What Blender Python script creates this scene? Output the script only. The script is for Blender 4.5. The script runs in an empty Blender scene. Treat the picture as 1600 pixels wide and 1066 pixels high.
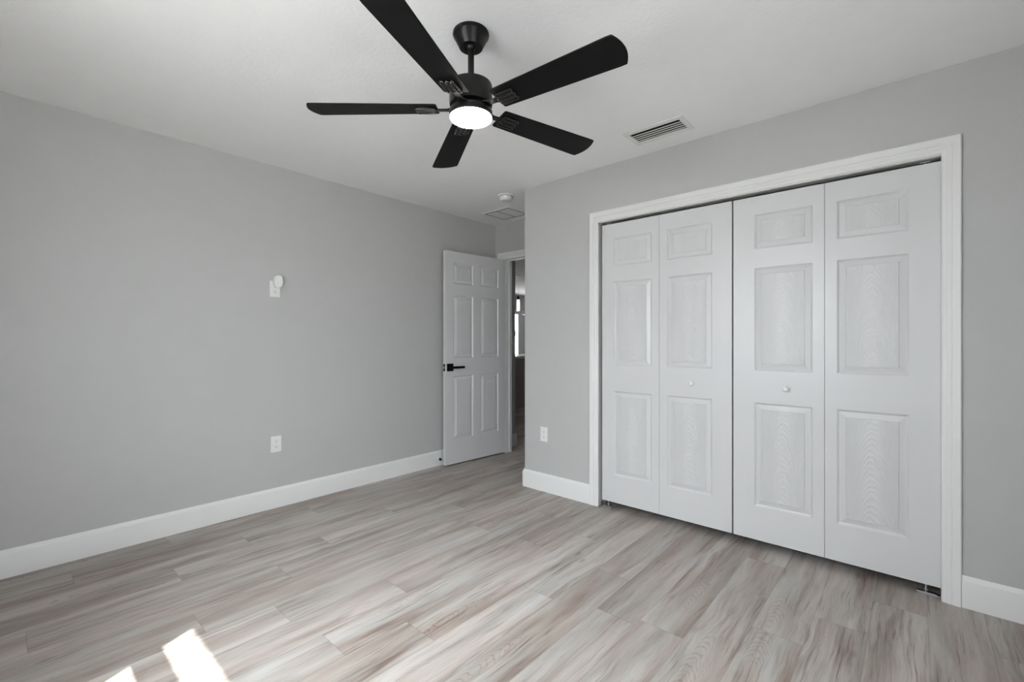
import bpy, math, random
from mathutils import Vector, Matrix

R = math.radians
random.seed(7)
scene = bpy.context.scene
C = scene.collection

# ------------------------------------------------------------------ camera, sky, sun, exposure
CAM_H = 1.19
cam_d = bpy.data.cameras.new('camera')
cam_d.lens = 16.0
cam_d.sensor_width = 36.0
cam_d.clip_start = 0.02
cam_d.clip_end = 400
cam = bpy.data.objects.new('camera', cam_d)
cam.location = (0, 0, CAM_H)
cam.rotation_euler = (R(90), 0, R(41.615))
C.objects.link(cam)
scene.camera = cam

vs = scene.view_settings
scene.display_settings.display_device = 'sRGB'
vs.view_transform = 'Standard'
vs.look = 'None'
vs.gamma = 1.0
vs.use_curve_mapping = False
vs.exposure = -0.35

world = bpy.data.worlds.new('sky')
scene.world = world
world.use_nodes = True
wn = world.node_tree.nodes
bg = wn['Background']
SKY, GLOW = 16.5, 62.0         # even hazy sky, and the brighter haze around the sun
wl = world.node_tree.links
tc = wn.new('ShaderNodeTexCoord')
dt = wn.new('ShaderNodeVectorMath')
dt.operation = 'DOT_PRODUCT'
wl.new(tc.outputs['Generated'], dt.inputs[0])
dt.inputs[1].default_value = (0.2150, -0.5005, 0.8387)
mx_ = wn.new('ShaderNodeMath')
mx_.operation = 'MAXIMUM'
mx_.inputs[1].default_value = 0.0
wl.new(dt.outputs['Value'], mx_.inputs[0])
pw_ = wn.new('ShaderNodeMath')
pw_.operation = 'POWER'
pw_.inputs[1].default_value = 9.0
wl.new(mx_.outputs[0], pw_.inputs[0])
gl_ = wn.new('ShaderNodeMath')
gl_.operation = 'MULTIPLY_ADD'
gl_.inputs[1].default_value = GLOW
gl_.inputs[2].default_value = SKY
wl.new(pw_.outputs[0], gl_.inputs[0])
bg.inputs['Color'].default_value = (0.92, 0.945, 1.0, 1)
wl.new(gl_.outputs[0], bg.inputs['Strength'])

sun_d = bpy.data.lights.new('sun', 'SUN')
sun_d.energy = 25.0
sun_d.angle = R(0.53)
sun_d.color = (1.0, 0.975, 0.94)
sun = bpy.data.objects.new('sun', sun_d)
sun.location = (2, -6, 9)
sun.rotation_euler = Vector((-0.2150, 0.5005, -0.8387)).to_track_quat('-Z', 'Y').to_euler()
C.objects.link(sun)


def portal(name, loc, sx, sy, direction):
    """marks a window opening so the sky light through it is sampled well"""
    d = bpy.data.lights.new(name, 'AREA')
    d.shape = 'RECTANGLE'
    d.size, d.size_y = sx, sy
    d.cycles.is_portal = True
    o = bpy.data.objects.new(name, d)
    o.location = loc
    o.rotation_euler = Vector(direction).to_track_quat('-Z', 'Y').to_euler()
    C.objects.link(o)


scene.cycles.max_bounces = 14
scene.cycles.diffuse_bounces = 9
scene.cycles.glossy_bounces = 4
scene.cycles.transparent_max_bounces = 8
scene.cycles.sample_clamp_indirect = 8.0
scene.cycles.use_denoising = True
scene.cycles.caustics_reflective = False
scene.cycles.caustics_refractive = False

# ------------------------------------------------------------------ dimensions of the room (metres)
XL = -3.424            # left wall
YC = 2.867             # closet wall
YE = 3.582             # entry wall at the end of the alcove
XA = -2.405            # corner where the closet wall ends
XR = 0.75              # wall beside the camera
YB = -0.40             # window wall behind the camera
H = 2.44               # ceiling
YE2 = 3.667            # hall side of the entry wall
CX0, CX1, CZ = -1.708, 0.087, 2.042      # closet opening
DX0, DX1, DZ = -3.264, -2.462, 2.060     # bedroom doorway
WX0, WX1, WZ0, WZ1 = -1.84, -0.50, 0.90, 2.05   # window behind the camera
FX = -8.10             # far wall of the room beyond the hall
FY0, FY1, FZ0, FZ1 = 8.30, 10.60, 0.25, 1.97    # its window


# ------------------------------------------------------------------ material helpers
class NT:
    def __init__(self, name):
        m = bpy.data.materials.new(name)
        m.use_nodes = True
        self.m = m
        self.t = m.node_tree
        self.b = self.t.nodes['Principled BSDF']
        self.out = self.t.nodes['Material Output']

    def n(self, kind, **kw):
        nd = self.t.nodes.new(kind)
        for k, v in kw.items():
            setattr(nd, k, v)
        return nd

    def l(self, a, b):
        self.t.links.new(a, b)

    def val(self, sock, v):
        if isinstance(v, (int, float, tuple, list)):
            sock.default_value = v
        else:
            self.l(v, sock)

    def math(self, op, a, b=None, c=None, clamp=False):
        nd = self.n('ShaderNodeMath', operation=op, use_clamp=clamp)
        self.val(nd.inputs[0], a)
        if b is not None:
            self.val(nd.inputs[1], b)
        if c is not None:
            self.val(nd.inputs[2], c)
        return nd.outputs[0]

    def comb(self, x, y, z):
        nd = self.n('ShaderNodeCombineXYZ')
        for s, v in zip(nd.inputs, (x, y, z)):
            self.val(s, v)
        return nd.outputs[0]

    def noise(self, vec, scale=1.0, detail=2.0, rough=0.5, dist=0.0):
        nd = self.n('ShaderNodeTexNoise')
        self.l(vec, nd.inputs['Vector'])
        nd.inputs['Scale'].default_value = scale
        nd.inputs['Detail'].default_value = detail
        nd.inputs['Roughness'].default_value = rough
        nd.inputs['Distortion'].default_value = dist
        return nd.outputs['Fac']

    def ramp(self, fac, stops):
        nd = self.n('ShaderNodeValToRGB')
        cr = nd.color_ramp
        while len(cr.elements) > 1:
            cr.elements.remove(cr.elements[-1])
        for i, (p, c) in enumerate(stops):
            e = cr.elements[0] if i == 0 else cr.elements.new(p)
            e.position = p
            c = (c, c, c) if isinstance(c, (int, float)) else c
            e.color = (*c, 1)
        self.l(fac, nd.inputs[0])
        return nd.outputs[0]

    def mix(self, fac, a, b, blend='MIX'):
        nd = self.n('ShaderNodeMix', data_type='RGBA', blend_type=blend)
        self.val(nd.inputs[0], fac)
        self.val(nd.inputs[6], a)
        self.val(nd.inputs[7], b)
        return nd.outputs[2]

    def bump(self, height, strength, dist):
        nd = self.n('ShaderNodeBump')
        self.l(height, nd.inputs['Height'])
        nd.inputs['Strength'].default_value = strength
        nd.inputs['Distance'].default_value = dist
        self.l(nd.outputs[0], self.b.inputs['Normal'])

    def coords(self, which='Object'):
        return self.n('ShaderNodeTexCoord').outputs[which]


def plain(name, col, rough=0.5, metal=0.0, spec=0.5, var=0.03, bump=None):
    """painted / moulded surface: colour with a faint mottled variation"""
    m = NT(name)
    co = m.coords()
    nz = m.noise(co, 9.0, 3.0)
    c2 = tuple(max(0, c * (1 - var)) for c in col)
    c3 = tuple(min(1, c * (1 + var)) for c in col)
    m.l(m.ramp(nz, [(0.3, c2), (0.7, c3)]), m.b.inputs['Base Color'])
    m.b.inputs['Roughness'].default_value = rough
    m.b.inputs['Metallic'].default_value = metal
    m.b.inputs['Specular IOR Level'].default_value = spec
    if bump:
        sc, st, di = bump
        m.bump(m.noise(co, sc, 3.0, 0.6), st, di)
    return m.m


M = {}
M['wall'] = plain('grey_wall_paint', (0.51, 0.51, 0.508), 0.62, spec=0.25, var=0.01, bump=(150, 0.25, 0.0012))
M['ceiling'] = plain('ceiling_paint', (0.92, 0.92, 0.925), 0.9, spec=0.1, var=0.008, bump=(55, 0.35, 0.0035))
M['trim'] = plain('white_trim_paint', (0.79, 0.79, 0.785), 0.33, var=0.006)
M['plate'] = plain('white_plastic', (0.80, 0.80, 0.79), 0.35, var=0.01)
M['hole'] = plain('socket_slot', (0.03, 0.03, 0.03), 0.6)
M['black'] = plain('satin_black_metal', (0.004, 0.0039, 0.0037), 0.33, metal=0.0, spec=0.27, var=0.1)
M['gloss'] = plain('gloss_black_metal', (0.008, 0.0078, 0.0075), 0.24, metal=0.0, spec=0.55, var=0.1)
M['rubber'] = plain('black_rubber', (0.012, 0.012, 0.012), 0.7)
M['hardware'] = plain('zinc_steel', (0.55, 0.56, 0.60), 0.35, metal=1.0)
M['track'] = plain('track_metal', (0.13, 0.13, 0.13), 0.5, metal=0.6)
M['void'] = plain('closet_shade_black', (0.02, 0.02, 0.02), 0.9, spec=0.0)  # near-black: the shade inside the closed closet put into the colour
M['duct'] = plain('vent_slot_shade', (0.02, 0.02, 0.02), 0.9, spec=0.0)  # near-black sheet: shade between the vent slats put into the colour
M['vent'] = plain('vent_enamel', (0.80, 0.80, 0.79), 0.45, var=0.01)
M['groove'] = plain('panel_gap_grey', (0.27, 0.27, 0.27), 0.8)  # grey showing in the gaps around the two panel halves
M['island'] = plain('taupe_cabinet_paint', (0.30, 0.27, 0.26), 0.6)
M['counter'] = plain('pale_stone_counter', (0.72, 0.71, 0.70), 0.3, var=0.06)
M['ground'] = plain('pale_concrete', (0.46, 0.45, 0.44), 0.9, spec=0.1, var=0.08)
M['vinyl'] = plain('white_vinyl', (0.8, 0.8, 0.79), 0.5)
M['bark'] = plain('bark', (0.16, 0.11, 0.08), 0.9, var=0.2)
M['crown'] = plain('tree_foliage', (0.040, 0.034, 0.022), 0.8, spec=0.1, var=0.5)
M['frame'] = plain('window_frame_vinyl', (0.62, 0.62, 0.63), 0.4)
M['roof'] = plain('soffit_board', (0.6, 0.6, 0.58), 0.7)
M['blind'] = plain('roller_blind_fabric', (0.55, 0.57, 0.62), 0.8)


def make_blade_mat():
    m = NT('black_blade_veneer')
    co = m.coords()
    st = m.n('ShaderNodeMapping')
    st.inputs['Scale'].default_value = (6, 120, 60)
    m.l(co, st.inputs[0])
    nz = m.noise(st.outputs[0], 1.0, 3.0)
    m.l(m.ramp(nz, [(0.3, (0.0030, 0.0028, 0.0028)), (0.7, (0.0055, 0.0052, 0.0052))]), m.b.inputs['Base Color'])
    m.b.inputs['Roughness'].default_value = 0.5
    m.b.inputs['Specular IOR Level'].default_value = 0.12
    m.bump(nz, 0.15, 0.0006)
    return m.m


M['blade'] = make_blade_mat()


def make_door_mat(name, cathedral):
    """white moulded door skin with embossed wood grain (uv in metres, u from the panel centre)"""
    m = NT(name)
    m.b.inputs['Base Color'].default_value = (0.66, 0.66, 0.67, 1)
    uv = m.n('ShaderNodeUVMap', uv_map='UVMap').outputs[0]
    sep = m.n('ShaderNodeSeparateXYZ')
    m.l(uv, sep.inputs[0])
    u, v = sep.outputs[0], sep.outputs[1]
    wob = m.noise(m.comb(m.math('MULTIPLY', u, 14.0), m.math('MULTIPLY', v, 5.0), 0.0), 1.0, 3.0)
    if cathedral:
        uu = m.math('ADD', u, m.math('MULTIPLY', m.math('SUBTRACT', wob, 0.5), 0.03))
        par = m.math('MULTIPLY', m.math('MULTIPLY', uu, uu), 42.0)
        f = m.math('DIVIDE', m.math('ADD', m.math('ADD', v, par), m.math('MULTIPLY', wob, 0.10)), 0.030)
        h = m.math('SINE', m.math('MULTIPLY', f, 6.2832))
        h = m.math('MULTIPLY', m.math('ADD', h, 0.3, clamp=True), 1.0)
        fine = m.noise(m.comb(m.math('MULTIPLY', u, 420.0), m.math('MULTIPLY', v, 22.0), 0.0), 1.0, 2.0)
        hh = m.math('ADD', h, m.math('MULTIPLY', fine, 0.55))
        m.bump(hh, 0.55, 0.0018)
    else:
        fine = m.noise(m.comb(m.math('MULTIPLY', u, 420.0), m.math('MULTIPLY', v, 22.0), 0.0), 1.0, 2.0)
        m.bump(fine, 0.22, 0.0010)
    m.b.inputs['Roughness'].default_value = 0.31
    return m.m


M['door'] = make_door_mat('white_door_skin', False)
M['door_grain'] = make_door_mat('white_door_panel_grain', True)


def make_glass():
    m = NT('window_glass')
    m.t.nodes.remove(m.b)
    tr = m.n('ShaderNodeBsdfTransparent')
    tr.inputs[0].default_value = (0.94, 0.96, 0.95, 1)
    gl = m.n('ShaderNodeBsdfGlossy')
    gl.inputs['Roughness'].default_value = 0.02
    fr = m.n('ShaderNodeLayerWeight')
    fr.inputs[0].default_value = 0.12
    mx = m.n('ShaderNodeMixShader')
    m.l(m.math('MULTIPLY', m.math('POWER', fr.outputs['Facing'], 2.0), 0.5), mx.inputs[0])
    m.l(tr.outputs[0], mx.inputs[1])
    m.l(gl.outputs[0], mx.inputs[2])
    m.l(mx.outputs[0], m.out.inputs[0])
    return m.m


M['glass'] = make_glass()


def make_emit(name, col, strength):
    m = NT(name)
    m.b.inputs['Base Color'].default_value = (0.9, 0.9, 0.9, 1)
    m.b.inputs['Emission Color'].default_value = (*col, 1)
    m.b.inputs['Emission Strength'].default_value = strength
    return m.m


M['lamp'] = make_emit('lit_lamp_lens', (1.0, 0.84, 0.79), 32.0)
M['pendant'] = make_emit('lit_pendant_glass', (1.0, 0.96, 0.92), 3.0)


def make_floor():
    m = NT('vinyl_plank_floor')
    uv = m.n('ShaderNodeUVMap', uv_map='UVMap').outputs[0]
    sep = m.n('ShaderNodeSeparateXYZ')
    m.l(uv, sep.inputs[0])
    u, v = sep.outputs[0], sep.outputs[1]          # metres inside the plank
    at = m.n('ShaderNodeAttribute', attribute_name='plank')
    sp = m.n('ShaderNodeSeparateColor')
    m.l(at.outputs['Color'], sp.inputs[0])
    r1, r2, r3 = sp.outputs[0], sp.outputs[1], sp.outputs[2]
    ou = m.math('MULTIPLY', r1, 37.0)
    ov = m.math('MULTIPLY', r2, 53.0)
    oz = m.math('MULTIPLY', r3, 71.0)
    uo = m.math('ADD', u, ou)
    vo = m.math('ADD', v, ov)
    # wavering of the grain along the plank
    wv = m.noise(m.comb(m.math('MULTIPLY', uo, 5.0), m.math('MULTIPLY', vo, 2.6), oz), 1.0, 2.0)
    uw = m.math('ADD', uo, m.math('MULTIPLY', m.math('SUBTRACT', wv, 0.5), 0.05))
    # broad tone drifting across the plank
    broad = m.noise(m.comb(m.math('MULTIPLY', uw, 11.0), m.math('MULTIPLY', vo, 1.0), oz), 1.0, 4.0, 0.55)
    col = m.ramp(broad, [(0.26, (0.262, 0.214, 0.187)), (0.42, (0.362, 0.317, 0.287)),
                         (0.55, (0.434, 0.399, 0.370)), (0.74, (0.545, 0.525, 0.503))])
    # hue drift: pinkish brown to grey
    hue = m.noise(m.comb(m.math('MULTIPLY', uw, 10.0), m.math('MULTIPLY', vo, 1.3), m.math('ADD', oz, 9.0)), 1.0, 2.0)
    col = m.mix(m.ramp(hue, [(0.36, 0.0), (0.64, 1.0)]), m.mix(1.0, col, (1.02, 0.985, 0.975, 1), 'MULTIPLY'),
                m.mix(1.0, col, (0.965, 1.0, 1.005, 1), 'MULTIPLY'))
    # soft darker bands, then thin dark streaks running with the grain
    amt = m.noise(m.comb(m.math('MULTIPLY', uo, 8.0), m.math('MULTIPLY', vo, 1.7), m.math('ADD', oz, 4.0)), 1.0, 2.0)
    st = m.noise(m.comb(m.math('MULTIPLY', uw, 42.0), m.math('MULTIPLY', vo, 2.3), oz), 1.0, 4.0, 0.62, 0.25)
    sm = m.math('MULTIPLY', m.ramp(st, [(0.48, 0.0), (0.70, 1.0)]), m.ramp(amt, [(0.42, 0.06), (0.64, 0.92)]))
    col = m.mix(sm, col, m.mix(1.0, col, (0.52, 0.445, 0.405, 1), 'MULTIPLY'))
    th = m.noise(m.comb(m.math('MULTIPLY', uw, 120.0), m.math('MULTIPLY', vo, 3.4), m.math('ADD', oz, 15.0)), 1.0, 3.0, 0.6, 0.2)
    tm = m.math('MULTIPLY', m.ramp(th, [(0.57, 0.0), (0.66, 1.0)]), m.ramp(amt, [(0.36, 0.10), (0.62, 0.75)]))
    col = m.mix(tm, col, m.mix(1.0, col, (0.55, 0.47, 0.425, 1), 'MULTIPLY'))
    # small knots
    vk = m.n('ShaderNodeTexVoronoi')
    m.l(m.comb(m.math('MULTIPLY', uo, 8.0), m.math('MULTIPLY', vo, 3.2), oz), vk.inputs['Vector'])
    vk.inputs['Scale'].default_value = 1.0
    kn = m.math('MULTIPLY', m.ramp(vk.outputs['Distance'], [(0.03, 1.0), (0.13, 0.0)]), m.ramp(amt, [(0.46, 0.0), (0.56, 0.6)]))
    col = m.mix(kn, col, m.mix(1.0, col, (0.55, 0.46, 0.41, 1), 'MULTIPLY'))
    # cathedral lines
    cx = m.math('SUBTRACT', u, m.math('MULTIPLY', m.math('ADD', r2, 0.4), 0.10))
    wob = m.noise(m.comb(m.math('MULTIPLY', uo, 13.0), m.math('MULTIPLY', vo, 6.0), oz), 1.0, 3.0)
    cxx = m.math('ADD', cx, m.math('MULTIPLY', m.math('SUBTRACT', wob, 0.5), 0.05))
    f = m.math('ADD', m.math('MULTIPLY', m.math('MULTIPLY', cxx, cxx), 75.0),
               m.math('ADD', vo, m.math('MULTIPLY', wob, 0.20)))
    sn = m.math('SINE', m.math('MULTIPLY', f, 6.2832 / 0.040))
    cm = m.noise(m.comb(m.math('MULTIPLY', uo, 5.0), m.math('MULTIPLY', vo, 1.5), m.math('ADD', oz, 21.0)), 1.0, 1.0)
    cl = m.math('MULTIPLY', m.ramp(m.math('MULTIPLY', m.math('ADD', sn, 1.0), 0.5), [(0.82, 0.0), (0.98, 1.0)]),
                m.ramp(cm, [(0.50, 0.0), (0.62, 0.62)]))
    col = m.mix(cl, col, m.mix(1.0, col, (0.70, 0.62, 0.57, 1), 'MULTIPLY'))
    # fine pores
    pr = m.noise(m.comb(m.math('MULTIPLY', uw, 260.0), m.math('MULTIPLY', vo, 9.0), oz), 1.0, 3.0, 0.6)
    col = m.mix(1.0, col, m.ramp(pr, [(0.25, 0.88), (0.55, 1.0), (0.8, 1.05)]), 'MULTIPLY')
    # one plank lighter, the next darker
    col = m.mix(1.0, col, m.ramp(r3, [(0.0, (0.89, 0.88, 0.875)), (0.5, (0.97, 0.965, 0.965)), (1.0, (1.05, 1.055, 1.06))]), 'MULTIPLY')
    # seams
    ed = m.n('ShaderNodeAttribute', attribute_name='size')
    es = m.n('ShaderNodeSeparateXYZ')
    m.l(ed.outputs['Vector'], es.inputs[0])
    du = m.math('MINIMUM', u, m.math('SUBTRACT', es.outputs[0], u))
    dv = m.math('MINIMUM', v, m.math('SUBTRACT', es.outputs[1], v))
    d = m.math('MINIMUM', du, dv)
    seam = m.ramp(m.math('DIVIDE', d, 0.004, clamp=True), [(0.2, 0.80), (0.6, 1.0)])
    col = m.mix(1.0, col, seam, 'MULTIPLY')
    m.l(col, m.b.inputs['Base Color'])
    m.l(m.ramp(pr, [(0.3, 0.50), (0.7, 0.40)]), m.b.inputs['Roughness'])
    m.b.inputs['Specular IOR Level'].default_value = 0.35
    m.bump(m.math('ADD', m.math('MULTIPLY', pr, 0.3), m.math('DIVIDE', d, 0.003, clamp=True)), 0.25, 0.0008)
    return m.m


M['floor'] = make_floor()


# ------------------------------------------------------------------ mesh helpers
class MB:
    def __init__(self, mat=None):
        self.v, self.f, self.fm, self.uv = [], [], [], {}
        self.x = mat or Matrix.Identity(4)

    def add(self, vs_, fs_, mi=0):
        o = len(self.v)
        self.v += [tuple(self.x @ Vector(p)) for p in vs_]
        for f in fs_:
            self.f.append([o + i for i in f])
            self.fm.append(mi)

    def box(self, x0, x1, y0, y1, z0, z1, mi=0):
        p = [(x0, y0, z0), (x1, y0, z0), (x1, y1, z0), (x0, y1, z0), (x0, y0, z1), (x1, y0, z1), (x1, y1, z1), (x0, y1, z1)]
        self.add(p, [(0, 3, 2, 1), (4, 5, 6, 7), (0, 1, 5, 4), (1, 2, 6, 5), (2, 3, 7, 6), (3, 0, 4, 7)], mi)

    def prism(self, poly, z0, z1, mi=0):
        """poly: counter-clockwise xy outline"""
        n = len(poly)
        p = [(x, y, z0) for x, y in poly] + [(x, y, z1) for x, y in poly]
        fs = [tuple(range(n - 1, -1, -1)), tuple(range(n, 2 * n))]
        fs += [(i, (i + 1) % n, n + (i + 1) % n, n + i) for i in range(n)]
        self.add(p, fs, mi)

    def lathe(self, prof, seg=40, mi=0):
        """prof: (radius, z) from top to bottom; closed at radius 0"""
        p, fs, rings = [], [], []
        for r, z in prof:
            if r < 1e-6:
                rings.append([len(p)])
                p.append((0, 0, z))
            else:
                rings.append(list(range(len(p), len(p) + seg)))
                p += [(r * math.cos(2 * math.pi * i / seg), r * math.sin(2 * math.pi * i / seg), z) for i in range(seg)]
        for a, b in zip(rings, rings[1:]):
            if len(a) == 1 and len(b) == 1:
                continue
            for i in range(seg):
                j = (i + 1) % seg
                if len(a) == 1:
                    fs.append((a[0], b[i], b[j]))
                elif len(b) == 1:
                    fs.append((a[i], b[0], a[j]))
                else:
                    fs.append((a[i], b[i], b[j], a[j]))
        self.add(p, fs, mi)

    def tube(self, pts, r, seg=10, closed=False, mi=0):
        pts = [Vector(p) for p in pts]
        n = len(pts)
        p, fs = [], []
        up = Vector((0, 0, 1))
        for i, c in enumerate(pts):
            a = pts[(i - 1) % n] if closed or i > 0 else c
            b = pts[(i + 1) % n] if closed or i < n - 1 else c
            t = (b - a).normalized()
            s = t.cross(up)
            if s.length < 1e-4:
                s = t.cross(Vector((1, 0, 0)))
            s.normalize()
            w = s.cross(t)
            p += [tuple(c + r * (math.cos(2 * math.pi * k / seg) * s + math.sin(2 * math.pi * k / seg) * w)) for k in range(seg)]
        m = n if closed else n - 1
        for i in range(m):
            a, b = i * seg, ((i + 1) % n) * seg
            for k in range(seg):
                l = (k + 1) % seg
                fs.append((a + k, b + k, b + l, a + l))
        if not closed:
            fs.append(tuple(range(seg)))
            fs.append(tuple(range((n - 1) * seg + seg - 1, (n - 1) * seg - 1, -1)))
        self.add(p, fs, mi)

    def sweep(self, rings, mi=0):
        """skin a list of equal closed outlines, capped at both ends"""
        n = len(rings[0])
        p = [q for r in rings for q in r]
        fs = []
        for i in range(len(rings) - 1):
            for k in range(n):
                l = (k + 1) % n
                fs.append((i * n + k, i * n + l, (i + 1) * n + l, (i + 1) * n + k))
        fs.append(tuple(range(n - 1, -1, -1)))
        fs.append(tuple(range((len(rings) - 1) * n, len(rings) * n)))
        self.add(p, fs, mi)

    def build(self, name, mats, parent=None, loc=None, bevel=0.0, smooth=35, seg=2):
        me = bpy.data.meshes.new(name)
        me.from_pydata(self.v, [], self.f)
        mats = mats if isinstance(mats, (list, tuple)) else [mats]
        for m in mats:
            me.materials.append(m)
        if len(mats) > 1:
            me.polygons.foreach_set('material_index', self.fm)
        me.validate()
        import bmesh
        bm = bmesh.new()
        bm.from_mesh(me)
        bmesh.ops.recalc_face_normals(bm, faces=bm.faces)
        bm.to_mesh(me)
        bm.free()
        me.polygons.foreach_set('use_smooth', [True] * len(me.polygons))
        me.set_sharp_from_angle(angle=R(smooth))
        o = bpy.data.objects.new(name, me)
        C.objects.link(o)
        if parent is not None:
            o.parent = parent
        if loc is not None:
            o.location = loc
        if bevel > 0:
            b = o.modifiers.new('edge', 'BEVEL')
            b.width = bevel
            b.segments = seg
            b.limit_method = 'ANGLE'
            b.angle_limit = R(40)
            b.harden_normals = False
        return o


def tag(o, label, cat, group=None, kind=None):
    o['label'] = label
    o['category'] = cat
    if group:
        o['group'] = group
    if kind:
        o['kind'] = kind
    return o


def struct(o, label, cat):
    return tag(o, label, cat, None, 'structure')


def empty(name, loc, rz=0.0):
    o = bpy.data.objects.new(name, None)
    o.empty_display_size = 0.1
    o.location = loc
    o.rotation_euler = (0, 0, rz)
    C.objects.link(o)
    return o


def copy_thing(root, loc, rz):
    """a copy of a thing with its parts and sub-parts"""
    r = root.copy()
    C.objects.link(r)
    r.location = loc
    r.rotation_euler = (0, 0, rz)
    for ch in list(root.children):
        c = ch.copy()
        C.objects.link(c)
        c.parent = r
        for g in list(ch.children):
            d = g.copy()
            C.objects.link(d)
            d.parent = c
    return r


# ------------------------------------------------------------------ floor of planks
def build_floor():
    PW, PL, X0 = 0.1835, 1.217, -3.4495
    joints = {0: .666, 2: .979, 3: .601, 4: .071, 5: .975, 6: 1.776, 7: .82, 8: 1.278, 9: .868, 10: 1.145, 11: 1.692,
              12: 2.076, 14: 1.814, 15: 2.732, 16: 2.082, 17: 2.336, 18: 2.655, 20: 2.5, 1: 1.46, 13: 0.55, 19: 1.9}
    # tone of the planks that stand out in the picture: (column, index along) -> r3
    v, f, uvs, cols, sizes = [], [], [], [], []
    k0 = int(math.floor((FX - 0.2 - X0) / PW))
    k1 = int(math.ceil((XR + 0.2 - X0) / PW))
    rng = random.Random(11)
    for k in range(k0, k1 + 1):
        xa, xb = X0 + k * PW, X0 + (k + 1) * PW
        j = joints.get(k, rng.uniform(0, PL))
        y0s, y1s = -0.6, 11.2
        n = int(math.floor((y0s - j) / PL))
        y = j + n * PL
        while y < y1s:
            ya, yb = y, y + PL
            c = (rng.random(), rng.random(), rng.random())
            i = len(v)
            v += [(xa, ya, 0), (xb, ya, 0), (xb, yb, 0), (xa, yb, 0)]
            f.append((i, i + 1, i + 2, i + 3))
            uvs += [(0, 0), (PW, 0), (PW, PL), (0, PL)]
            cols.append(c)
            sizes.append((PW, PL, 0))
            y += PL
    me = bpy.data.meshes.new('floor')
    me.from_pydata(v, [], f)
    ul = me.uv_layers.new(name='UVMap')
    for i, uv in enumerate(uvs):
        ul.data[i].uv = uv
    a = me.attributes.new('plank', 'FLOAT_COLOR', 'FACE')
    s = me.attributes.new('size', 'FLOAT_VECTOR', 'FACE')
    for i, c in enumerate(cols):
        a.data[i].color = (*c, 1)
        s.data[i].vector = sizes[i]
    me.materials.append(M['floor'])
    o = bpy.data.objects.new('floor', me)
    C.objects.link(o)
    struct(o, 'greige wood-look vinyl plank floor running through the bedroom and hall', 'floor')


build_floor()

# ------------------------------------------------------------------ walls and ceiling
b = MB()
b.box(FX - 0.2, XR + 0.15, YB - 0.15, 11.2, H, H + 0.12)
struct(b.build('ceiling', M['ceiling']), 'white textured ceiling above the bedroom', 'ceiling')

b = MB()
b.box(XL - 0.12, XL, YB - 0.15, YE2, 0, H)
struct(b.build('wall_left', M['wall']), 'long grey painted wall on the left with two outlets', 'wall')

YC2 = YC + 0.115
b = MB()
b.box(XA, CX0 - 0.014, YC, YC2, 0, H)
b.box(CX1, XR, YC, YC2, 0, H)
b.box(CX0 - 0.014, CX1, YC, YC2, CZ, H)
struct(b.build('wall_right', M['wall']), 'grey painted wall around the white closet opening', 'wall')

b = MB()
b.box(XA, XA + 0.115, YC2, YE, 0, H)
struct(b.build('wall_alcove', M['wall']), 'grey side wall of the entry alcove behind the closet wall corner', 'wall')

b = MB()
b.box(XL, DX0 - 0.018, YE, YE2, 0, H)
b.box(DX1 + 0.018, XA + 0.115, YE, YE2, 0, H)
b.box(DX0 - 0.018, DX1 + 0.018, YE, YE2, DZ + 0.018, H)
struct(b.build('wall_end', M['wall']), 'small grey wall above and around the bedroom doorway', 'wall')

b = MB()
b.box(XA + 0.115, XR, YE, YE2, 0, H)
struct(b.build('wall_closet', M['void']), 'back wall inside the closet, blackened for shade', 'wall')

SY0, SY1, SZ0, SZ1 = -0.28, 0.62, 0.55, 1.80      # added unseen window beside the camera, to fill the left wall
b = MB()
b.box(XR, XR + 0.15, YB - 0.15, SY0, 0, H)
b.box(XR, XR + 0.15, SY1, YE2, 0, H)
b.box(XR, XR + 0.15, SY0, SY1, 0, SZ0)
b.box(XR, XR + 0.15, SY0, SY1, SZ1, H)
struct(b.build('wall_side', M['wall']), 'grey wall beside the camera', 'wall')

b = MB()
b.box(XL, WX0, YB - 0.15, YB, 0, H)
b.box(WX1, XR, YB - 0.15, YB, 0, H)
b.box(WX0, WX1, YB - 0.15, YB, 0, WZ0)
b.box(WX0, WX1, YB - 0.15, YB, WZ1, H)
struct(b.build('wall_back', M['wall']), 'grey window wall behind the camera', 'wall')

# hall and the room beyond the doorway
b = MB()
b.box(FX, -3.41, YE2, 3.895, 0, H)
struct(b.build('wall_hall', M['wall']), 'dark stub of grey hall wall just past the doorway', 'wall')
b = MB()
b.box(-2.25, -2.10, YE2, 11.0, 0, H)
struct(b.build('wall_hall_side', M['wall']), 'grey wall along the far side of the hall', 'wall')
b = MB()
b.box(FX, -2.25, 11.0, 11.15, 0, H)
struct(b.build('wall_north', M['wall']), 'grey wall at the side of the room beyond the hall', 'wall')
b = MB()
b.box(FX - 0.15, FX, YE2, FY0, 0, H)
b.box(FX - 0.15, FX, FY1, 11.15, 0, H)
b.box(FX - 0.15, FX, FY0, FY1, 0, FZ0)
b.box(FX - 0.15, FX, FY0, FY1, FZ1, H)
struct(b.build('wall_far', M['wall']), 'grey wall with a bright window seen through the doorway', 'wall')


# ------------------------------------------------------------------ baseboards and casings
BB = [(0, 0), (0.014, 0), (0.014, 0.120), (0.0125, 0.126), (0.0085, 0.131), (0.007, 0.137), (0.004, 0.141), (0, 0.141)]


def baseboard(name, pts, label):
    """pts: (x, y, nx, ny) stations along the wall line, n = direction the board sticks out (mitre offset)"""
    mb = MB()
    mb.sweep([[(x + nx * t, y + ny * t, z) for t, z in BB] for x, y, nx, ny in pts])
    struct(mb.build(name, M['trim'], smooth=25), label, 'baseboard')


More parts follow.
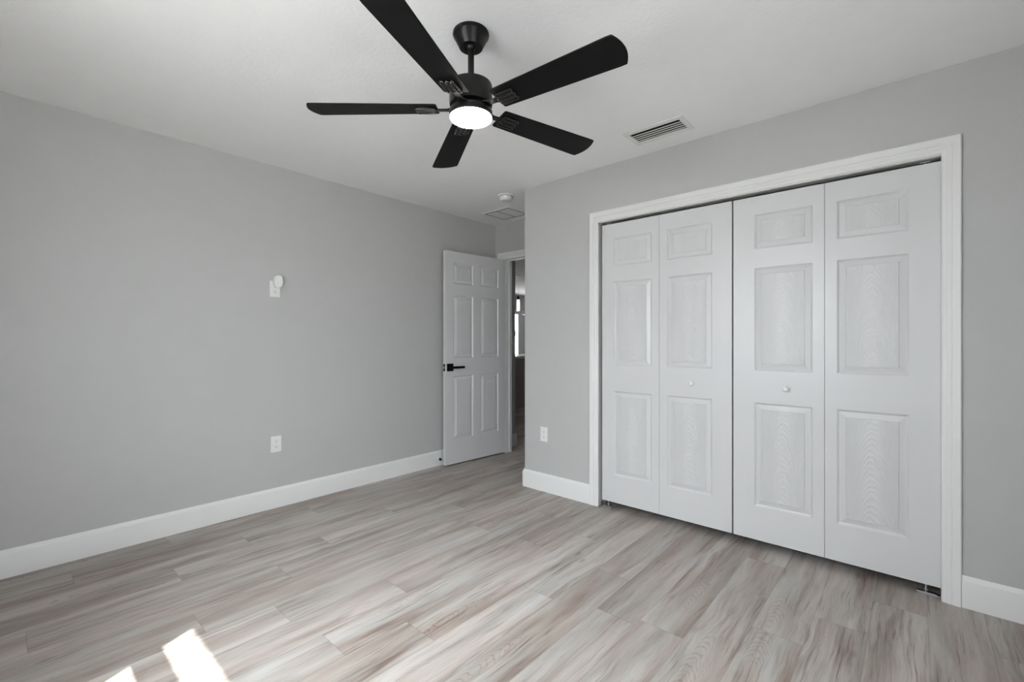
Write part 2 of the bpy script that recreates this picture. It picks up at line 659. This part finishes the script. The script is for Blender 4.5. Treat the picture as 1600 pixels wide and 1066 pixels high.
baseboard('baseboard_left', [(XL, YB, 1, 0), (XL, YE, 1, 0)], 'white baseboard along the long grey wall')
baseboard('baseboard_right', [(CX0 - 0.066, YC, 0, -1), (XA, YC, -1, -1), (XA, YE, -1, 0)],
          'white baseboard wrapping the wall corner beside the closet')
baseboard('baseboard_right_end', [(CX1 + 0.065, YC, 0, -1), (XR, YC, 0, -1)],
          'short white baseboard right of the closet casing')
baseboard('baseboard_hall', [(-3.41, YE2, 1, 0), (-3.41, 3.895, 1, 1), (-3.9, 3.895, 0, 1)],
          'white baseboard of the hall wall past the doorway')

CAS = [(0, 0), (0, 0.009), (0.004, 0.0115), (0.016, 0.012), (0.019, 0.0145), (0.030, 0.0150), (0.034, 0.0135), (0.037, 0.0160),
       (0.050, 0.0185), (0.060, 0.0190), (0.064, 0.0165), (0.064, 0)]


def casing(name, a0, a1, zt, fn, label, wl=1.0, wr=1.0, wt=1.0):
    mb = MB()
    rings = [[], [], [], []]
    for o, t in CAS:
        rings[0].append(fn(a0 - o * wl, 0.0, t))
        rings[1].append(fn(a0 - o * wl, zt + o * wt, t))
        rings[2].append(fn(a1 + o * wr, zt + o * wt, t))
        rings[3].append(fn(a1 + o * wr, 0.0, t))
    mb.sweep(rings)
    struct(mb.build(name, M['trim'], smooth=18), label, 'door casing')


casing('trim_1', CX0 - 0.003, CX1, CZ + 0.004, lambda a, z, t: (a, YC - t, z), 'white moulded casing framing the closet doors', 1.08, 1.0, 1.12)
casing('trim_2', DX0, DX1, DZ + 0.002, lambda a, z, t: (a, YE - t, z), 'white casing around the bedroom doorway', 1.75, 1.0, 1.12)

b = MB()   # closet jamb lining
b.box(CX0 - 0.016, CX0 - 0.012, YC - 0.0005, YC2, 0, CZ)
b.box(CX1 - 0.001, CX1 + 0.004, YC - 0.001, YC2, 0, CZ)
b.box(CX0 - 0.016, CX1 + 0.004, YC - 0.0005, YC2, CZ - 0.001, CZ + 0.006)
struct(b.build('trim_3', M['trim']), 'white jamb lining inside the closet opening', 'door jamb')

b = MB()   # bedroom door jamb with its stop
for s, x in ((1, DX0), (-1, DX1)):
    xa, xb = sorted((x, x - s * 0.018))
    b.box(xa, xb, YE - 0.002, YE2 + 0.002, 0, DZ)
    xa, xb = sorted((x, x + s * 0.011))
    b.box(xa, xb, YE + 0.040, YE2 - 0.006, 0, DZ)
b.box(DX0 - 0.018, DX1 + 0.018, YE - 0.002, YE2 + 0.002, DZ, DZ + 0.018)
b.box(DX0, DX1, YE + 0.040, YE2 - 0.006, DZ - 0.011, DZ)
struct(b.build('trim_4', M['trim'], bevel=0.0015), 'white jamb of the bedroom doorway', 'door jamb')

# closet side sheets, shade behind the doors put into their near-black colour
b = MB()
b.box(XA + 0.1155, XA + 0.125, YC2, YE, 0, H)
b.box(XR - 0.01, XR - 0.0005, YC2, YE, 0, H)
struct(b.build('wall_closet_shade', M['void']), 'lining sheets inside the closet, blackened for shade', 'wall')


# ------------------------------------------------------------------ moulded panel doors
PROF = [(0, 0), (0.0030, 0.0030), (0.0085, 0.0092), (0.0120, 0.0106), (0.0155, 0.0098), (0.036, 0.0036), (0.0385, 0.0004)]


def panel_door(width, z0, z1, cols, rows, thick=0.035):
    """one moulded door leaf; local x along the width, front face at y = 0 looking to -y"""
    V, F, MI, UV = [], [], [], []

    def quad(pts, mi, cx):
        i = len(V)
        V.extend(pts)
        F.append(tuple(range(i, i + len(pts))))
        MI.append(mi)
        horizontal = mi == 2
        for p in pts:
            UV.append((p[2], p[0]) if horizontal else (p[0] - cx, p[2]))

    xs = sorted({0.0, width} | {x for c in cols for x in c})
    zs = sorted({z0, z1} | {z for r in rows for z in r})
    for side, y, sg in ((0, 0.0, 1), (1, thick, -1)):
        for i in range(len(xs) - 1):
            for k in range(len(zs) - 1):
                xa, xb, za, zb = xs[i], xs[i + 1], zs[k], zs[k + 1]
                if (xa, xb) in cols and (za, zb) in rows:
                    cx = (xa + xb) / 2
                    for (i0, d0), (i1, d1) in zip(PROF, PROF[1:]):
                        o = [(xa + i0, y + sg * d0, za + i0), (xb - i0, y + sg * d0, za + i0), (xb - i0, y + sg * d0, zb - i0), (xa + i0, y + sg * d0, zb - i0)]
                        n = [(xa + i1, y + sg * d1, za + i1), (xb - i1, y + sg * d1, za + i1), (xb - i1, y + sg * d1, zb - i1), (xa + i1, y + sg * d1, zb - i1)]
                        for e in range(4):
                            g = (e + 1) % 4
                            quad([o[e], o[g], n[g], n[e]], 0, cx)
                    i1, d1 = PROF[-1]
                    quad([(xa + i1, y + sg * d1, za + i1), (xb - i1, y + sg * d1, za + i1), (xb - i1, y + sg * d1, zb - i1), (xa + i1, y + sg * d1, zb - i1)], 1, cx)
                else:
                    rail = any(xa >= c[0] - 1e-6 and xb <= c[1] + 1e-6 for c in cols)
                    quad([(xa, y, za), (xb, y, za), (xb, y, zb), (xa, y, zb)], 2 if rail else 0, 0.0)
    quad([(0, 0, z0), (0, thick, z0), (0, thick, z1), (0, 0, z1)], 0, 0)
    quad([(width, 0, z0), (width, thick, z0), (width, thick, z1), (width, 0, z1)], 0, 0)
    quad([(0, 0, z0), (width, 0, z0), (width, thick, z0), (0, thick, z0)], 0, 0)
    quad([(0, 0, z1), (width, 0, z1), (width, thick, z1), (0, thick, z1)], 0, 0)
    return V, F, MI, UV


def door_mesh(name, data, parent, loc=(0, 0, 0), rz=0.0):
    import bmesh
    V, F, MI, UV = data
    me = bpy.data.meshes.new(name)
    me.from_pydata(V, [], F)
    ul = me.uv_layers.new(name='UVMap')
    for i, uv in enumerate(UV):
        ul.data[i].uv = uv
    me.materials.append(M['door'])
    me.materials.append(M['door_grain'])
    me.polygons.foreach_set('material_index', [1 if m == 1 else 0 for m in MI])
    bm = bmesh.new()
    bm.from_mesh(me)
    bmesh.ops.remove_doubles(bm, verts=bm.verts, dist=1e-5)
    bmesh.ops.recalc_face_normals(bm, faces=bm.faces)
    bm.to_mesh(me)
    bm.free()
    o = bpy.data.objects.new(name, me)
    C.objects.link(o)
    o.parent = parent
    o.location = loc
    o.rotation_euler = (0, 0, rz)
    bv = o.modifiers.new('edge', 'BEVEL')
    bv.width = 0.0012
    bv.segments = 1
    bv.limit_method = 'ANGLE'
    bv.angle_limit = R(70)
    return o


YD = YC + 0.020
CROWS = ((0.240, 0.836), (1.020, 1.610), (1.718, 1.917))
KNOB = [(0, 0.026), (0.006, 0.0258), (0.012, 0.024), (0.0155, 0.020), (0.016, 0.016), (0.0135, 0.011), (0.009, 0.0075), (0.0075, 0.004), (0.0085, 0.0), (0, 0)]


def bifold(name, xa, xm, xb, knob_x, label):
    root = empty(name, (xa, YD, 0))
    struct(root, label, 'closet door')
    for (p, q), hinge_right in (((xa, xm - 0.001), True), ((xm + 0.001, xb), False)):
        w = q - p
        col = (w - 0.052 - 0.283, w - 0.052) if hinge_right else (0.052, 0.335)
        door_mesh('door_leaf', panel_door(w, 0.048, 2.021, (col,), CROWS, 0.034), root, (p - xa, 0, 0))
    k = MB(Matrix.Rotation(R(90), 4, 'X'))
    k.lathe(KNOB, 28)
    k.build('knob', M['plate'], root, (knob_x - xa, -0.0005, 0.925), smooth=60)
    return root


bifold('door_2', -1.6945, -1.267, -0.819, -1.053, 'left pair of white bifold closet doors with a round knob beside the plain grey wall')
bifold('door_3', -0.810, -0.3615, 0.0855, -0.537, 'right pair of white bifold closet doors, nearer the camera')

# track and pivots
t = empty('closet_door_track', ((CX0 + CX1) / 2, YD + 0.017, CZ - 0.001))
tag(t, 'thin grey metal track under the head casing above the closet doors', 'track')
b = MB()
w2 = (CX1 - CX0) / 2 - 0.006
b.box(-w2, w2, -0.012, -0.009, -0.007, 0)
b.box(-w2, w2, 0.009, 0.012, -0.007, 0)
b.box(-w2, w2, -0.012, 0.012, -0.0015, 0)
b.build('rail', M['track'], t)
for x in (-w2 + 0.05, w2 - 0.05):
    b = MB()
    b.box(x - 0.018, x + 0.018, -0.0085, 0.0085, -0.011, -0.002)
    b.tube([(x, 0, -0.0215), (x, 0, -0.004)], 0.004)
    b.build('pivot', M['hardware'], t)

for x, s, lab in ((CX0 + 0.004, 1, 'small metal floor bracket under the left end of the closet doors'),
                  (CX1 - 0.001, -1, 'small metal floor bracket under the right end of the closet doors')):
    r_ = empty('pivot_bracket', (x, YD + 0.017, 0))
    tag(r_, lab, 'door hardware', 'closet door floor brackets')
    b = MB()
    xa, xb = sorted((0.0, s * 0.085))
    b.box(xa, xb, -0.016, 0.016, 0.0, 0.006)
    b.box(*sorted((0.0, s * 0.002)), -0.016, 0.016, 0.0, 0.030)
    b.box(*sorted((s * 0.012, s * 0.085)), -0.020, -0.0165, 0.0, 0.012)
    b.build('plate', M['hardware'], r_, bevel=0.001)
    b = MB()
    b.x = Matrix.Translation((s * 0.052, 0, 0))
    b.lathe([(0, 0.0475), (0.005, 0.0475), (0.005, 0.024), (0.009, 0.024), (0.009, 0.014), (0.005, 0.014), (0.005, 0.006), (0, 0.006)], 14)
    b.build('pin', M['hardware'], r_)

# ------------------------------------------------------------------ bedroom door, open against the left wall
HP = Vector((-3.2645, 3.572))
FP = Vector((-3.3135, 2.786))
dv = FP - HP
dw = dv.length
ang = math.atan2(-dv.y, -dv.x)          # local +x runs from the free edge to the hinge; front faces +x of the room
d1 = empty('door_1', (FP.x, FP.y, 0), ang)
struct(d1, 'white six-panel bedroom door standing open against the left wall', 'door')
dd = panel_door(dw, 0.014, 2.048, ((dw - 0.693, dw - 0.447), (dw - 0.352, dw - 0.104)),
                ((0.248, 0.855), (1.026, 1.630), (1.740, 1.940)), 0.035)
door_mesh('door_leaf', dd, d1)


def door_local(x, y, z):
    return (x, y, z)


b = MB()
b.box(dw - 0.772, dw - 0.699, -0.009, 0.0, 0.903, 0.975)
b.build('rose', M['black'], d1, bevel=0.0015)
hd = MB()
hd.box(dw - 0.735 - 0.010, dw - 0.735 + 0.010, -0.045, -0.009, 0.929, 0.949)
hd.box(dw - 0.745, dw - 0.596, -0.056, -0.042, 0.928, 0.950)
hd.build('lever', M['black'], d1, bevel=0.002)
b = MB()
b.box(dw - 0.772, dw - 0.699, 0.035, 0.044, 0.903, 0.975)
b.build('rose', M['black'], d1, bevel=0.0015)
lp = MB()
lp.box(-0.0022, 0.0, 0.005, 0.030, 0.905, 0.972)
lp.build('latch_plate', M['black'], d1, bevel=0.001)
b = MB()
b.box(-0.011, -0.0022, 0.010, 0.025, 0.928, 0.950)
b.build('latch', M['hardware'], d1, bevel=0.002)
for z in (0.24, 1.04, 1.84):
    b = MB()
    b.tube([(dw + 0.004, 0.003, z - 0.045), (dw + 0.004, 0.003, z + 0.045)], 0.006)
    b.build('hinge', M['trim'], d1)

# door stop on the baseboard behind the door
ds = empty('door_stop', (XL + 0.0138, 2.768, 0.070))
tag(ds, 'small door stop with a black tip on the baseboard beside the open door', 'door stop')
b = MB(Matrix.Rotation(R(90), 4, 'Y'))
b.lathe([(0, 0.0), (0.010, 0.0), (0.010, 0.006), (0.005, 0.008), (0.005, 0.036), (0, 0.036)], 16)
b.build('rod', M['trim'], ds, smooth=40)
b = MB(Matrix.Rotation(R(90), 4, 'Y'))
b.lathe([(0, 0.034), (0.0105, 0.034), (0.0125, 0.038), (0.0125, 0.050), (0.010, 0.054), (0, 0.054)], 16)
b.build('rubber_tip', M['rubber'], ds, smooth=40)


# ------------------------------------------------------------------ outlets
def rounded_rect(w, h, r, n=5):
    pts = []
    for cx, cy, a0 in ((w / 2 - r, h / 2 - r, 0), (-w / 2 + r, h / 2 - r, 90), (-w / 2 + r, -h / 2 + r, 180), (w / 2 - r, -h / 2 + r, 270)):
        for i in range(n + 1):
            a = R(a0 + 90 * i / n)
            pts.append((cx + r * math.cos(a), cy + r * math.sin(a)))
    return pts


UP = Matrix(((1, 0, 0, 0), (0, 0, -1, 0), (0, 1, 0, 0), (0, 0, 0, 1)))   # xy outline -> x, z ; depth -> -y


def make_outlet():
    root = empty('wall_outlet', (0, 0, 0))
    b = MB(UP)
    b.prism(rounded_rect(0.071, 0.1145, 0.004), 0, 0.0055)
    b.build('cover_plate', M['plate'], root, bevel=0.0022, seg=3)
    for zc in (0.0195, -0.0195):
        s = MB(UP @ Matrix.Translation((0, zc, 0)))
        s.prism(rounded_rect(0.034, 0.029, 0.009), 0.0052, 0.0078)
        so = s.build('socket', M['plate'], root, bevel=0.0006)
        q = MB(UP @ Matrix.Translation((0, zc, 0)))
        for sx, hh in ((-0.0065, 0.0085), (0.0065, 0.0070)):
            q.prism([(sx - 0.0012, 0.003 - hh / 2), (sx + 0.0012, 0.003 - hh / 2), (sx + 0.0012, 0.003 + hh / 2), (sx - 0.0012, 0.003 + hh / 2)], 0.0072, 0.0081)
        q.prism([(0.0028 * math.cos(a * math.pi / 5), -0.0075 + 0.0028 * math.sin(a * math.pi / 5)) for a in range(10)], 0.0072, 0.0081)
        q.build('slots', M['hole'], so)
    b = MB(UP)
    b.prism([(0.003 * math.cos(a * math.pi / 6), 0.003 * math.sin(a * math.pi / 6)) for a in range(12)], 0.005, 0.0068)
    b.build('screw', M['plate'], root)
    return root


o1 = make_outlet()
o1.location = (XL, 1.3125, 0.4545)
o1.rotation_euler = (0, 0, R(90))
tag(o1, 'white duplex outlet low on the left wall above the baseboard', 'outlet', 'white duplex outlets')
o2 = copy_thing(o1, (XL, 1.304, 1.5600), R(90))
tag(o2, 'white duplex outlet high on the left wall with a round device plugged in', 'outlet', 'white duplex outlets')
o3 = copy_thing(o1, (-2.2045, YC, 0.4510), 0)
tag(o3, 'white duplex outlet low on the wall left of the closet', 'outlet', 'white duplex outlets')

# round plug-in device in the upper socket
pg = empty('plug_in_device', (XL + 0.0078, 1.314, 1.612), R(90))
tag(pg, 'white rounded plug-in device sticking out of the upper wall outlet', 'plug-in device')


def egg(w, h, n=36):
    pts = []
    for i in range(n):
        a = 2 * math.pi * i / n
        c, s = math.cos(a), math.sin(a)
        wide = 1.0 + 0.05 * s
        pts.append((0.5 * w * wide * math.copysign(abs(c) ** 0.80, c), 0.5 * h * math.copysign(abs(s) ** 0.80, s)))
    return pts


b = MB(UP)
rings = []
for sc, d in ((0.80, 0.0), (0.90, 0.003), (0.94, 0.012), (0.98, 0.026), (1.0, 0.032), (0.99, 0.037), (0.95, 0.041), (0.87, 0.0435), (0.70, 0.0445)):
    rings.append([(x * sc, z * sc + 0.012 * (1 - d / 0.0445) * 0.3, d) for x, z in egg(0.062, 0.096)])
b.sweep(rings)
b.build('body', M['plate'], pg, smooth=60)
b = MB(UP)
b.prism(egg(0.040, 0.066), 0.0440, 0.0455)
b.build('front_disc', M['plate'], pg, smooth=60, bevel=0.0006)

# ------------------------------------------------------------------ ceiling fixtures
# supply vent
vt = empty('ceiling_vent', (-1.148, 2.600, H))
tag(vt, 'white rectangular ceiling air vent with long dark slots near the closet wall', 'vent')
b = MB()
ow, oh, iw, ih = 0.180, 0.103, 0.150, 0.066
for x0, x1, y0, y1 in ((-ow, ow, -oh, -ih), (-ow, ow, ih, oh), (-ow, -iw, -ih, ih), (iw, ow, -ih, ih)):
    b.box(x0, x1, y0, y1, -0.007, 0.0)
b.build('frame', M['vent'], vt, bevel=0.003)
b = MB()
b.box(-iw, iw, -ih, ih, -0.0012, -0.0002)
b.build('backing', M['duct'], vt)
for i in range(4):
    y = -ih + (i + 1) * 2 * ih / 5 + 0.003
    b = MB(Matrix.Translation((0, y, -0.0062)) @ Matrix.Rotation(R(4), 4, 'X'))
    b.box(-iw, iw, -0.0058, 0.0058, -0.0008, 0.0008)
    b.build('slat', M['vent'], vt)

# square access panel near the entry
ap = empty('ceiling_access_panel', (-3.012, 3.302, H))
tag(ap, 'square white ceiling panel in two halves with grey gaps, near the bedroom door', 'ceiling panel')
b = MB()
b.box(-0.160, 0.160, -0.145, 0.145, -0.003, 0.0)
b.build('frame', M['groove'], ap)
for x0, x1 in ((-0.140, -0.010), (0.010, 0.140)):
    b = MB()
    b.box(x0, x1, -0.123, 0.123, -0.006, -0.003)
    b.build('panel', M['vent'], ap, bevel=0.002)
b = MB()
for x0, x1, y0, y1 in ((-0.175, 0.175, -0.160, -0.146), (-0.175, 0.175, 0.146, 0.160), (-0.175, -0.161, -0.146, 0.146), (0.161, 0.175, -0.146, 0.146)):
    b.box(x0, x1, y0, y1, -0.007, 0.0)
b.build('rim', M['vent'], ap, bevel=0.002)

# smoke alarm
sa = empty('smoke_alarm', (-2.631, 2.886, H))
tag(sa, 'round white smoke alarm on the ceiling above the wall corner', 'smoke alarm')
b = MB()
b.lathe([(0, 0), (0.070, 0), (0.071, -0.006), (0.067, -0.011), (0.050, -0.012), (0, -0.012)], 40)
b.build('base', M['plate'], sa, smooth=40)
b = MB()
b.lathe([(0, -0.012), (0.047, -0.012), (0.047, -0.017), (0.055, -0.019), (0.0545, -0.030), (0.050, -0.040), (0.043, -0.047), (0.020, -0.049), (0, -0.049)], 40)
b.build('body', M['plate'], sa, smooth=40)
b = MB()
b.lathe([(0, -0.0485), (0.008, -0.0485), (0.008, -0.0505), (0, -0.0505)], 16)
b.build('button', M['vent'], sa)

# ------------------------------------------------------------------ ceiling fan
FXY = (-1.351, 1.270)
ZB = 2.132 - H          # blade plane, measured from the ceiling
fan = empty('ceiling_fan', (*FXY, H))
tag(fan, 'black five-blade ceiling fan with a lit round lamp', 'ceiling fan')
b = MB()
b.lathe([(0, 0), (0.0700, 0), (0.0725, -0.003), (0.0735, -0.010), (0.0715, -0.016), (0.0690, -0.018), (0.0480, -0.060), (0.0460, -0.0625),
         (0.0260, -0.0625), (0.0235, -0.060), (0.0220, -0.050), (0, -0.048)], 48)
b.build('canopy', M['black'], fan, smooth=30)
b = MB()
b.lathe([(0, -0.046), (0.018, -0.050), (0.021, -0.058), (0.018, -0.066), (0.0125, -0.070), (0.0125, -0.196), (0.0175, -0.198), (0.0175, -0.207), (0, -0.207)], 24)
b.build('downrod', M['black'], fan, smooth=40)
b = MB()
b.lathe([(0, -0.203), (0.050, -0.204), (0.074, -0.206), (0.0835, -0.211), (0.0868, -0.220), (0.0868, -0.290), (0.0855, -0.297), (0.0790, -0.301), (0, -0.301)], 56)
b.build('motor_housing', M['black'], fan, smooth=35)
b = MB()
b.lathe([(0, -0.300), (0.070, -0.300), (0.070, -0.314), (0, -0.314)], 40)
b.build('hub', M['black'], fan)
lk = MB()
lk.lathe([(0, -0.313), (0.080, -0.313), (0.0850, -0.316), (0.0872, -0.321), (0.0875, -0.340), (0.0862, -0.3425), (0.0845, -0.3425), (0, -0.3425)], 56)
lk_o = lk.build('light_housing', M['black'], fan, smooth=35)
b = MB()
b.lathe([(0, -0.3415), (0.0838, -0.3415), (0.0850, -0.3455), (0.0845, -0.3485), (0.079, -0.3525), (0.060, -0.3555), (0.030, -0.3570), (0, -0.3575)], 56)
b.build('lens', M['lamp'], lk_o, smooth=60)


def blade_outline():
    r0, r1, w0, w1 = 0.1345, 0.637, 0.107, 0.139
    pts = [(r0 + 0.006, -w0 / 2), (r1 - 0.02, -w1 / 2 + 0.0008)]
    for i in range(13):       # gently rounded tip
        u = -1 + 2 * i / 12
        pts.append((r1 + 0.020 * (1 - u * u), u * (w1 / 2 - 0.002)))
    pts += [(r1 - 0.02, w1 / 2 - 0.0008), (r0 + 0.006, w0 / 2), (r0, w0 / 2 - 0.006), (r0, -w0 / 2 + 0.006)]
    return pts


def rounded_rect_at(cx, cy, w, h, r):
    return [(x + cx, y + cy) for x, y in rounded_rect(w, h, r)]


PITCH = Matrix.Translation((0, 0, ZB)) @ Matrix.Rotation(R(-10), 4, 'X')


def stadium(cx, cy, ln, wd, n=6):
    pts = []
    for s, a0 in ((1, -90), (-1, 90)):
        for i in range(n + 1):
            a = R(a0 + 180 * i / n)
            pts.append((cx + s * (ln / 2 - wd / 2) + wd / 2 * math.cos(a), cy + wd / 2 * math.sin(a)))
    return pts


b = MB(PITCH)
b.prism(blade_outline(), -0.003, 0.003)
blade0 = b.build('blade', M['blade'], fan, bevel=0.0015, smooth=30)
b = MB(PITCH)
b.prism(rounded_rect_at(0.182, 0.0, 0.072, 0.066, 0.016), -0.0075, -0.003)
for cy in (-0.0215, 0.0, 0.0215):
    b.tube([(x, y, -0.0085) for x, y in stadium(0.182, cy, 0.078, 0.0150)], 0.0034, 8, closed=True)
pl = b.build('bracket', M['gloss'], blade0, smooth=40)
b = MB(PITCH)
b.prism([(0.066, -0.024), (0.082, -0.024), (0.092, -0.015), (0.108, -0.0115), (0.130, -0.013), (0.150, -0.022), (0.158, -0.022), (0.158, 0.022),
         (0.150, 0.022), (0.130, 0.013), (0.108, 0.0115), (0.092, 0.015), (0.082, 0.024), (0.066, 0.024)], -0.0075, -0.0022)
b.build('arm', M['black'], blade0, bevel=0.0015)
TH0 = 5.46
blade0.rotation_euler = (0, 0, R(TH0))
for i in range(1, 5):
    c = blade0.copy()
    C.objects.link(c)
    c.parent = fan
    c.rotation_euler = (0, 0, R(TH0 + 72 * i))
    for g in list(blade0.children):
        d = g.copy()
        C.objects.link(d)
        d.parent = c

# ------------------------------------------------------------------ window behind the camera, eave, ground
w1 = empty('window_1', ((WX0 + WX1) / 2, YB - 0.10, WZ0))
struct(w1, 'single-hung window in the wall behind the camera', 'window')
b = MB()
hw, hh = (WX1 - WX0) / 2, WZ1 - WZ0
b.box(-hw, -hw + 0.03, -0.03, 0.03, 0, hh)
b.box(hw - 0.03, hw, -0.03, 0.03, 0, hh)
b.box(-hw, hw, -0.03, 0.03, 0, 0.035)
b.box(-hw, hw, -0.03, 0.03, hh - 0.03, hh)
b.build('frame', M['frame'], w1)
b = MB()
b.box(-hw + 0.03, hw - 0.03, -0.022, 0.022, 0.50, 0.608)
b.build('meeting_rail', M['frame'], w1)
for z0, z1 in ((0.035, 0.50), (0.608, hh - 0.03)):
    b = MB()
    b.box(-hw + 0.03, hw - 0.03, -0.002, 0.002, z0, z1)
    b.build('pane', M['glass'], w1)
portal('window_portal', ((WX0 + WX1) / 2, YB - 0.14, (WZ0 + WZ1) / 2), WX1 - WX0, WZ1 - WZ0, (0, 1, 0))

w3 = empty('window_fill', (XR + 0.10, (SY0 + SY1) / 2, SZ0))  # added unseen window, brings extra daylight onto the left wall
struct(w3, 'added unseen window beside the camera for fill daylight', 'window')
b = MB()
hw, hh = (SY1 - SY0) / 2, SZ1 - SZ0
b.box(-0.03, 0.03, -hw, -hw + 0.03, 0, hh)
b.box(-0.03, 0.03, hw - 0.03, hw, 0, hh)
b.box(-0.03, 0.03, -hw, hw, 0, 0.03)
b.box(-0.03, 0.03, -hw, hw, hh - 0.03, hh)
b.build('frame', M['frame'], w3)
b = MB()
b.box(-0.002, 0.002, -hw + 0.03, hw - 0.03, 0.03, hh - 0.03)
b.build('pane', M['glass'], w3)
portal('fill_window_portal', (XR + 0.14, (SY0 + SY1) / 2, (SZ0 + SZ1) / 2), SY1 - SY0, SZ1 - SZ0, (-1, 0, 0))
b = MB()
b.box(XR + 0.1505, XR + 0.62, YB - 0.15, YE2 + 0.5, 2.34, 2.44)  # added unseen overhang, stops direct sun entering the added window
struct(b.build('eave_sun_block', M['roof']), 'added unseen eave keeping sun out of the side window', 'roof')

b = MB()
b.box(XL - 1.0, XR + 0.62, YB - 0.47, YB - 0.1505, 2.34, 2.44)
struct(b.build('roof_eave', M['roof']), 'eave outside above the bedroom window', 'roof')

b = MB()
b.box(-90, 60, -60, 90, -0.25, -0.06)
struct(b.build('ground', M['ground']), 'pale sunlit ground outside the house', 'ground')

# ------------------------------------------------------------------ seen through the doorway
w2_ = empty('window_2', (FX - 0.06, (FY0 + FY1) / 2, FZ0))
struct(w2_, 'bright window in the far wall seen through the doorway', 'window')
b = MB()
hy, hz, c0 = (FY1 - FY0) / 2, FZ1 - FZ0, (FY0 + FY1) / 2
b.box(-0.04, 0.075, -hy - 0.05, -hy + 0.05, -0.04, hz + 0.05)
b.box(-0.04, 0.075, hy - 0.05, hy + 0.05, -0.04, hz + 0.05)
b.box(-0.04, 0.075, -hy, hy, -0.05, 0.05)
b.box(-0.04, 0.075, -hy, hy, hz - 0.05, hz + 0.05)
b.build('frame', M['frame'], w2_)
b = MB()
b.box(-0.04, 0.05, 9.385 - c0, 9.55 - c0, 0.05, hz - 0.05)
b.build('mullion', M['frame'], w2_)
b = MB()
b.box(-0.003, 0.003, -hy + 0.05, 9.385 - c0, 0.05, hz - 0.05)
b.build('pane', M['glass'], w2_)
b = MB()
b.box(-0.003, 0.003, 9.55 - c0, hy - 0.05, 0.05, hz - 0.05)
b.build('pane', M['glass'], w2_)
b = MB()
b.box(0.02, 0.026, 9.57 - c0, hy - 0.06, 0.06, hz - 0.055)
b.build('blind', M['blind'], w2_)
portal('far_window_portal', (FX - 0.13, c0, (FZ0 + FZ1) / 2), FY1 - FY0, FZ1 - FZ0, (1, 0, 0))

isl = empty('kitchen_island', (-5.72, 6.25, 0))
tag(isl, 'dark taupe counter unit with a pale top, far beyond the doorway', 'counter')
b = MB()
b.box(-0.44, 0.44, -1.15, 1.15, 0.0, 0.88)
b.build('cabinet_body', M['island'], isl, bevel=0.004)
b = MB()
b.box(-0.47, 0.46, -1.18, 1.18, 0.88, 0.917)
b.build('worktop', M['counter'], isl, bevel=0.004)

pd = empty('pendant_lamp', (-5.72, 6.62, H))
tag(pd, 'slim white pendant lamp with a black cap seen through the doorway', 'pendant lamp')
b = MB()
b.lathe([(0, 0), (0.03, 0), (0.03, -0.008), (0, -0.008)], 20)
b.build('canopy', M['plate'], pd)
b = MB()
b.tube([(0, 0, -0.008), (0, 0, -0.40)], 0.0015, 6)
b.build('cord', M['frame'], pd)
b = MB()
b.lathe([(0, -0.39), (0.020, -0.392), (0.021, -0.455), (0, -0.455)], 20)
b.build('cap', M['black'], pd)
b = MB()
b.lathe([(0, -0.452), (0.024, -0.455), (0.029, -0.50), (0.030, -0.668), (0.027, -0.672), (0, -0.672)], 24)
b.build('shade', M['pendant'], pd)

fn = empty('garden_fence', (-14.0, 16.0, -0.06))
tag(fn, 'white garden fence outside the far window', 'fence')
b = MB()
b.box(-0.02, 0.02, -7, 7, 0.05, 1.50)
b.build('fence_panel', M['vinyl'], fn)
for i in range(8):
    b = MB()
    y = -7 + i * 2
    b.box(-0.06, 0.06, y - 0.06, y + 0.06, 0, 1.56)
    b.build('post', M['vinyl'], fn)


def tree(x, y, h, r, label):
    root = empty('garden_tree', (x, y, -0.06))
    tag(root, label, 'tree', 'trees beyond the far window')
    b = MB()
    b.tube([(0, 0, 0), (0.05, 0.02, h * 0.4), (0, 0.05, h * 0.75)], 0.12, 8)
    b.build('trunk', M['bark'], root)
    b = MB()
    rg = random.Random(int(x * 7 + y * 13))
    for _ in range(700):       # crown of leaf clumps
        a, e = rg.uniform(0, 2 * math.pi), math.acos(rg.uniform(-1, 1))
        q = rg.uniform(0.55, 1.0)
        c = Vector((r * q * math.sin(e) * math.cos(a), r * q * math.sin(e) * math.sin(a), h - r * 0.75 + 0.75 * r * q * math.cos(e)))
        s = r * rg.uniform(0.14, 0.26)
        n = Vector((rg.uniform(-1, 1), rg.uniform(-1, 1), rg.uniform(-1, 1))).normalized()
        t1 = n.orthogonal().normalized()
        t2 = n.cross(t1)
        b.add([tuple(c + t1 * s), tuple(c + t2 * s * 0.6), tuple(c - t1 * s), tuple(c - t2 * s * 0.6)], [(0, 1, 2, 3)])
    b.build('crown', M['crown'], root)


tree(-27.0, 30.8, 2.25, 1.5, 'low brown-green tree behind the white fence')
